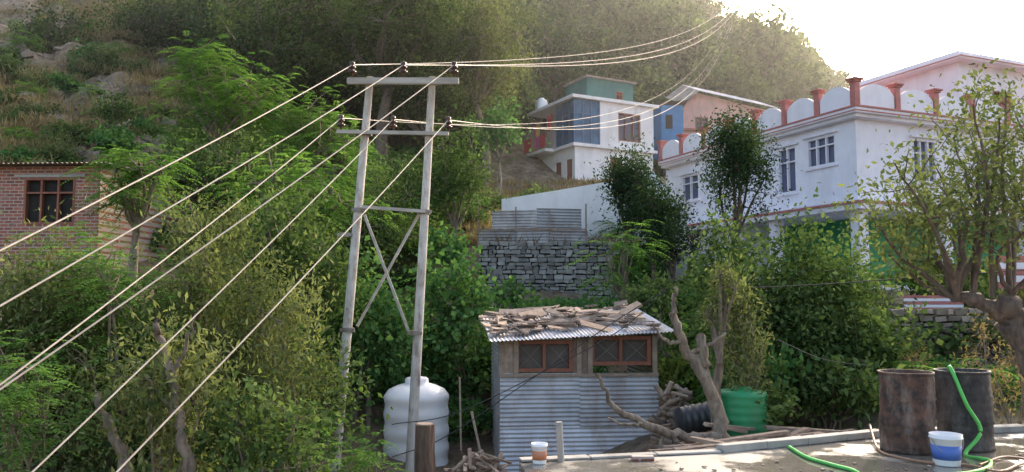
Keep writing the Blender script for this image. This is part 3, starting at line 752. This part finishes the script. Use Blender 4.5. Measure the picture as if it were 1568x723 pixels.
def drum(name,px,py,m,sd_):
    p=SZ(px,py,ZS); e=empty(name,(p.x,p.y,ZS+.003),sd_); R=.29
    prof=[(R,0),(R+.01,.02),(R,.04)]
    for k in range(1,30):
        z=.04+k*.028; rr=R+(.016 if k in(10,20) else 0)+(.004*math.sin(k*1.2)); prof.append((rr,z))
    prof+=[(R,.87),(R+.012,.88),(R+.012,.9),(R-.012,.9),(R-.014,.86),(R-.016,.75),(.01,.74)]
    g=G(); g.lathe(prof,(0,0,0),36); ob=g.out("shell",m,e,smooth=True)
    for v in ob.data.vertices:
        a=math.atan2(v.co.y,v.co.x); k=1+.022*math.sin(3*a+v.co.z*5+sd_)+.014*math.sin(7*a-v.co.z*9); v.co.x*=k; v.co.y*=k
    return e
d1=drum("oil_drum",1391,690,RUST,.3); d2=drum("oil_drum",1479,686,BLACKD,2.1)
def bucket(name,px,py,r,h,m,lab):
    p=SZ(px,py,ZS); e=empty(name,(p.x,p.y,ZS+.003)); g=G()
    g.lathe([(r*.82,0),(r*.84,.01),(r*.98,h*.86),(r*1.05,h*.87),(r*1.05,h*.9),(r,h*.91),(r*1.04,h),(r*.97,h),(r*.8,.02),(.01,.02)],(0,0,0),28); g.out("pail",TANKW,e,smooth=True)
    g=G(); g.lathe([(r*.87,h*.2),(r*.885,h*.2),(r*.955,h*.66),(r*.94,h*.66)],(0,0,0),28); g.out("label",lab,e,smooth=True)
    g=G(); pts=[(r*1.06*math.cos(a),-.02-r*.9*math.sin(a)*.75,h*.88-r*1.0*math.sin(a)) for a in np.linspace(0,math.pi,14)]; g.tube(pts,.004,5); g.out("handle",WIRE,e)
bucket("paint_bucket",1450,712,.155,.32,TANKW,BLUEL)
bucket("small_bucket",826,710,.085,.21,TANKW,ORANGE)
def hose(name,pts,r,m):
    g=G(); g.tube(smoothp(pts,10),r,8); g.out(name,m,None,smooth=True)
zz=ZS+.02
dp=Vector(d2.location)
def onS(px,py): return SZ(px,py,zz)
hose("garden_hose",[dp+Vector((-.1,.05,.7)),dp+Vector((-.22,-.12,.93)),dp+Vector((-.24,-.22,.9)),dp+Vector((-.16,-.33,.55)),dp+Vector((-.03,-.36,.25)),onS(1478,695),onS(1500,702),onS(1516,706),onS(1512,716),onS(1485,724),onS(1440,728)],.022,HOSEG)
hose("garden_hose",[onS(1208,684),onS(1235,700),onS(1275,712),onS(1310,722),onS(1330,740)],.02,HOSEG)
hose("rubber_hose",[onS(1332,662)+Vector((0,0,.1)),onS(1345,688),onS(1375,700),onS(1420,708),onS(1480,712),onS(1530,722),onS(1560,712),onS(1600,700)],.014,HOSEB)
hose("rubber_hose",[onS(1500,712),onS(1540,700),onS(1600,708)],.014,HOSEB)
p=SZ(859,707,ZS); g=G(); g.tube([p+Vector((0,0,.0)),p+Vector((-.02,0,.42))],.036,12); g.out("pipe_stub",CONC,None,smooth=False)
p=SZ(984,705,ZS); g=G(); g.box(p.x-.12,p.x+.12,p.y-.05,p.y+.05,ZS+.004,ZS+.05); g.out("loose_brick",BRICK,bev=.006)

# ------------------------------------------------------------------ tanks, posts, logs
p=S(637,712,16.4); zb=p.z; e=empty("white_water_tank",(p.x,16.4,zb)); R=.67; hT=S(637,590,16.4).z-zb
prof=[(R*.97,-.5),(R*.97,0)]
for k in range(0,29):
    z=hT*.86*k/28; prof.append((R*(.98+.02*math.cos(k*2*math.pi/7)),z))
prof+=[(R*.97,hT*.89),(R*.86,hT*.95),(R*.6,hT*1.0),(R*.36,hT*1.03),(R*.36,hT*1.08),(R*.3,hT*1.1),(.01,hT*1.12)]
g=G(); g.lathe(prof,(0,0,0),40); g.out("tank_body",TANKW,e,smooth=True)
p=S(1138,664,12.9); e=empty("green_water_tank",(p.x,12.9,p.z)); g=G(); R=.39; h=.72
prof=[(R,-.4)]+[(R*(1+.012*math.cos(k*2*math.pi/4)),h*.88*k/20) for k in range(21)]+[(R*.94,h*.95),(R*.5,h*.99),(R*.4,h),(R*.4,h*1.04),(.01,h*1.05)]
g.lathe(prof,(0,0,0),32); g.out("tank_body",TANKG,e,smooth=True)
p=S(1070,640,13.6); e=empty("black_water_tank",(p.x,13.6,p.z)); g=G()
M=Matrix.Rotation(math.radians(80),4,'Y'); g.lathe([(.05,-.4),(.2,-.38),(.24,-.3)]+[(.24+.012*math.cos(k*1.6),-.3+.03*k) for k in range(20)]+[(.22,.34),(.05,.36)],(0,0,0),24,.5,M); g.out("tank_body",TANKB,e,smooth=True)
p=S(650,712,12.4); e=empty("wood_stump",(p.x,12.4,p.z-.8)); g=G()
g.tube([(0,0,0),(.01,0,.5),(-.01,0,1.0),(0,0,1.42)],[.19,.165,.155,.15],18); ob=g.out("bark",LOG,e)
for v in ob.data.vertices:
    a=math.atan2(v.co.y,v.co.x); k=1+.09*math.sin(5*a+1)+.05*math.sin(9*a+v.co.z*3); v.co.x*=k; v.co.y*=k
g=G(); g.lathe([(.125,1.421),(.12,1.43),(.01,1.431)],(0,0,0),14); g.out("cut_face",WOOD,e)
e=empty("debris_pile",(0,0,0)); g=G()
for (a,b_,d,r) in (((704,578),(706,690),15.6,.02),((722,630),(735,690),14.8,.025),((716,700),(690,723),14,.03),((740,690),(700,715),14,.03),((760,700),(735,720),13.6,.03)):
    g.tube([S(a[0],a[1],d),S(b_[0],b_[1],d)],r,6,t=.9)
for i in range(30):
    x=random.uniform(690,770); y=random.uniform(700,735); p=S(x,y,13.5); l=random.uniform(.1,.35)
    M=Matrix.Translation(p)@Matrix.Rotation(random.uniform(0,3),4,'Z')@Matrix.Rotation(random.gauss(0,.3),4,'Y'); g.box(-l,l,-.03,.03,-.01,.02,random.random(),M,.008)
g.out("sticks",WOOD,e)
g=G()
for i in range(55):
    x=random.uniform(1060,1340); d=random.uniform(10.6,12.4); p=S(x,400,d); z=-2.12+random.uniform(-.05,.17)-.0004*(x-1050)
    l=random.uniform(.15,.75); M=Matrix.Translation((p.x,d,z))@Matrix.Rotation(random.gauss(.1,.4),4,'Z')@Matrix.Rotation(random.gauss(0,.1),4,'Y')
    g.box(-l,l,-.06,.06,-.02,.025,random.uniform(.2,.8),M,.01)
g.out("plank_pile",WOOD,None)
g=G()
for i in range(85):
    x=random.uniform(1010,1052); y=random.uniform(595,690); p=S(x,y,14.4+random.uniform(-.2,.2)); l=random.uniform(.12,.24)
    d=Vector((random.uniform(-1,1),random.uniform(-.6,.3),random.uniform(-.4,.4))).normalized()*l; g.tube([p-d,p+d],random.uniform(.02,.05),7,t=random.random()*.7)
g.out("firewood_stack",WOOD,None)

# ------------------------------------------------------------------ pruned trees
def limb(g,pts,r0,r1,seg=9,j=.02):
    P_=smoothp(pts,5); n=len(P_); g.tube([p+Vector((random.gauss(0,j),random.gauss(0,j),random.gauss(0,j))) if 0<i<n-1 else p for i,p in enumerate(P_)],[ (r0+(r1-r0)*i/(n-1))*random.uniform(.88,1.12) for i in range(n)],seg)
e=empty("pruned_tree"); g=G(); D=12.0
limb(g,[S(1118,720,D),S(1108,672,D),S(1092,610,D),S(1070,560,D),S(1045,525,D),S(1030,480,D)],.14,.055)
limb(g,[S(1105,672,D-.1),S(1040,668,D-.2),S(985,650,D-.3),S(940,620,D-.3),S(913,572,D-.3)],.085,.025)
limb(g,[S(1078,575,D),S(1078,545,D),S(1072,515,D)],.1,.07)
limb(g,[S(1045,525,D),S(1020,522,D),S(1000,500,D)],.04,.015)
limb(g,[S(1032,490,D),S(1032,455,D),S(1038,440,D)],.05,.025)
limb(g,[S(1060,540,D),S(1100,520,D),S(1120,490,D)],.04,.015)
limb(g,[S(985,650,D-.3),S(960,650,D-.5),S(930,640,D-.6)],.025,.01)
g.out("trunk",BARK,e,smooth=True)
e=empty("pruned_tree"); g=G(); D=9.2
limb(g,[S(292,740,D),S(282,680,D),S(268,630,D),S(262,570,D),S(246,530,D),S(243,490,D)],.075,.035)
limb(g,[S(200,760,D),S(185,690,D),S(160,640,D),S(150,600,D)],.08,.04)
limb(g,[S(262,570,D),S(280,540,D),S(300,480,D)],.035,.012); limb(g,[S(268,630,D),S(240,600,D),S(215,560,D)],.03,.01)
g.out("trunk",BARK,e,smooth=True)
e=empty("gnarled_mulberry_tree"); g=G(); D=8.0
limb(g,[S(1660,760,D),S(1625,640,D),S(1590,560,D),S(1555,495,D),S(1530,468,D)],.17,.13,12,.02)
heads=[(1490,450),(1520,455),(1548,460),(1465,458)]
tips_=[]
R=random.Random(5)
targets=[(1380,330),(1400,280),(1370,250),(1430,250),(1460,210),(1490,160),(1500,250),(1530,180),(1550,230),(1560,300),(1440,330),(1345,345),(1360,390),(1400,400),(1585,200),(1540,140),(1470,300),(1580,350)]
limb(g,[S(1545,490,D),S(1505,462,D),S(1460,456,D)],.09,.055,10,.015)
for i,(tx,ty) in enumerate(targets):
    hx,hy=min(heads,key=lambda h:abs(h[0]-tx)); d2_=D+R.uniform(-1,1)
    a=S(hx,hy,D); b_=S(tx,ty,d2_); m_=(a+b_)/2+Vector((R.uniform(-.15,.15),R.uniform(-.2,.2),R.uniform(-.1,.2)))
    limb(g,[a,m_,b_],.03,.007,6,.01); tips_+= [b_,m_,(b_+m_)/2]
    for k in range(5):
        s=m_.lerp(b_,R.uniform(-.2,1)); q=s+Vector((R.uniform(-.35,.35),R.uniform(-.35,.35),R.uniform(0,.55))); limb(g,[s,(s+q)/2,q],.008,.003,4,.006); tips_+=[q,(q+s)/2]
g.out("trunk",BARKD,e,smooth=True)
Rn=np.random.default_rng(9); T_=np.array([tuple(t) for t in tips_]); N=6000; cl=Rn.integers(0,len(T_),N)
C_=T_[cl]+Rn.normal(size=(N,3))*.13; Dd=Rn.normal(size=(N,3)); Dd[:,2]-=.4; NN=Rn.normal(size=(N,3)); LL=.065*Rn.uniform(.6,1.3,N)
leaf_obj("foliage",C_,Dd,NN,LL,LL*.5,Rn.uniform(0,.7,N),LEAF['willow'],e)
# ------------------------------------------------------------------ evening haze: a real volume of thin scattering air over the hillside
m=bpy.data.materials.new("haze_air"); m.use_nodes=True; nt=m.node_tree; nt.nodes.remove(nt.nodes["Principled BSDF"])
v=nt.nodes.new("ShaderNodeVolumeScatter"); v.inputs["Color"].default_value=(1,.98,.95,1); v.inputs["Density"].default_value=.001; v.inputs["Anisotropy"].default_value=.68
nt.links.new(v.outputs[0],nt.nodes["Material Output"].inputs["Volume"])
g=G(); g.box(-140,160,24,250,-20,75); g.out("haze",m)
print("objs",len(bpy.data.objects))
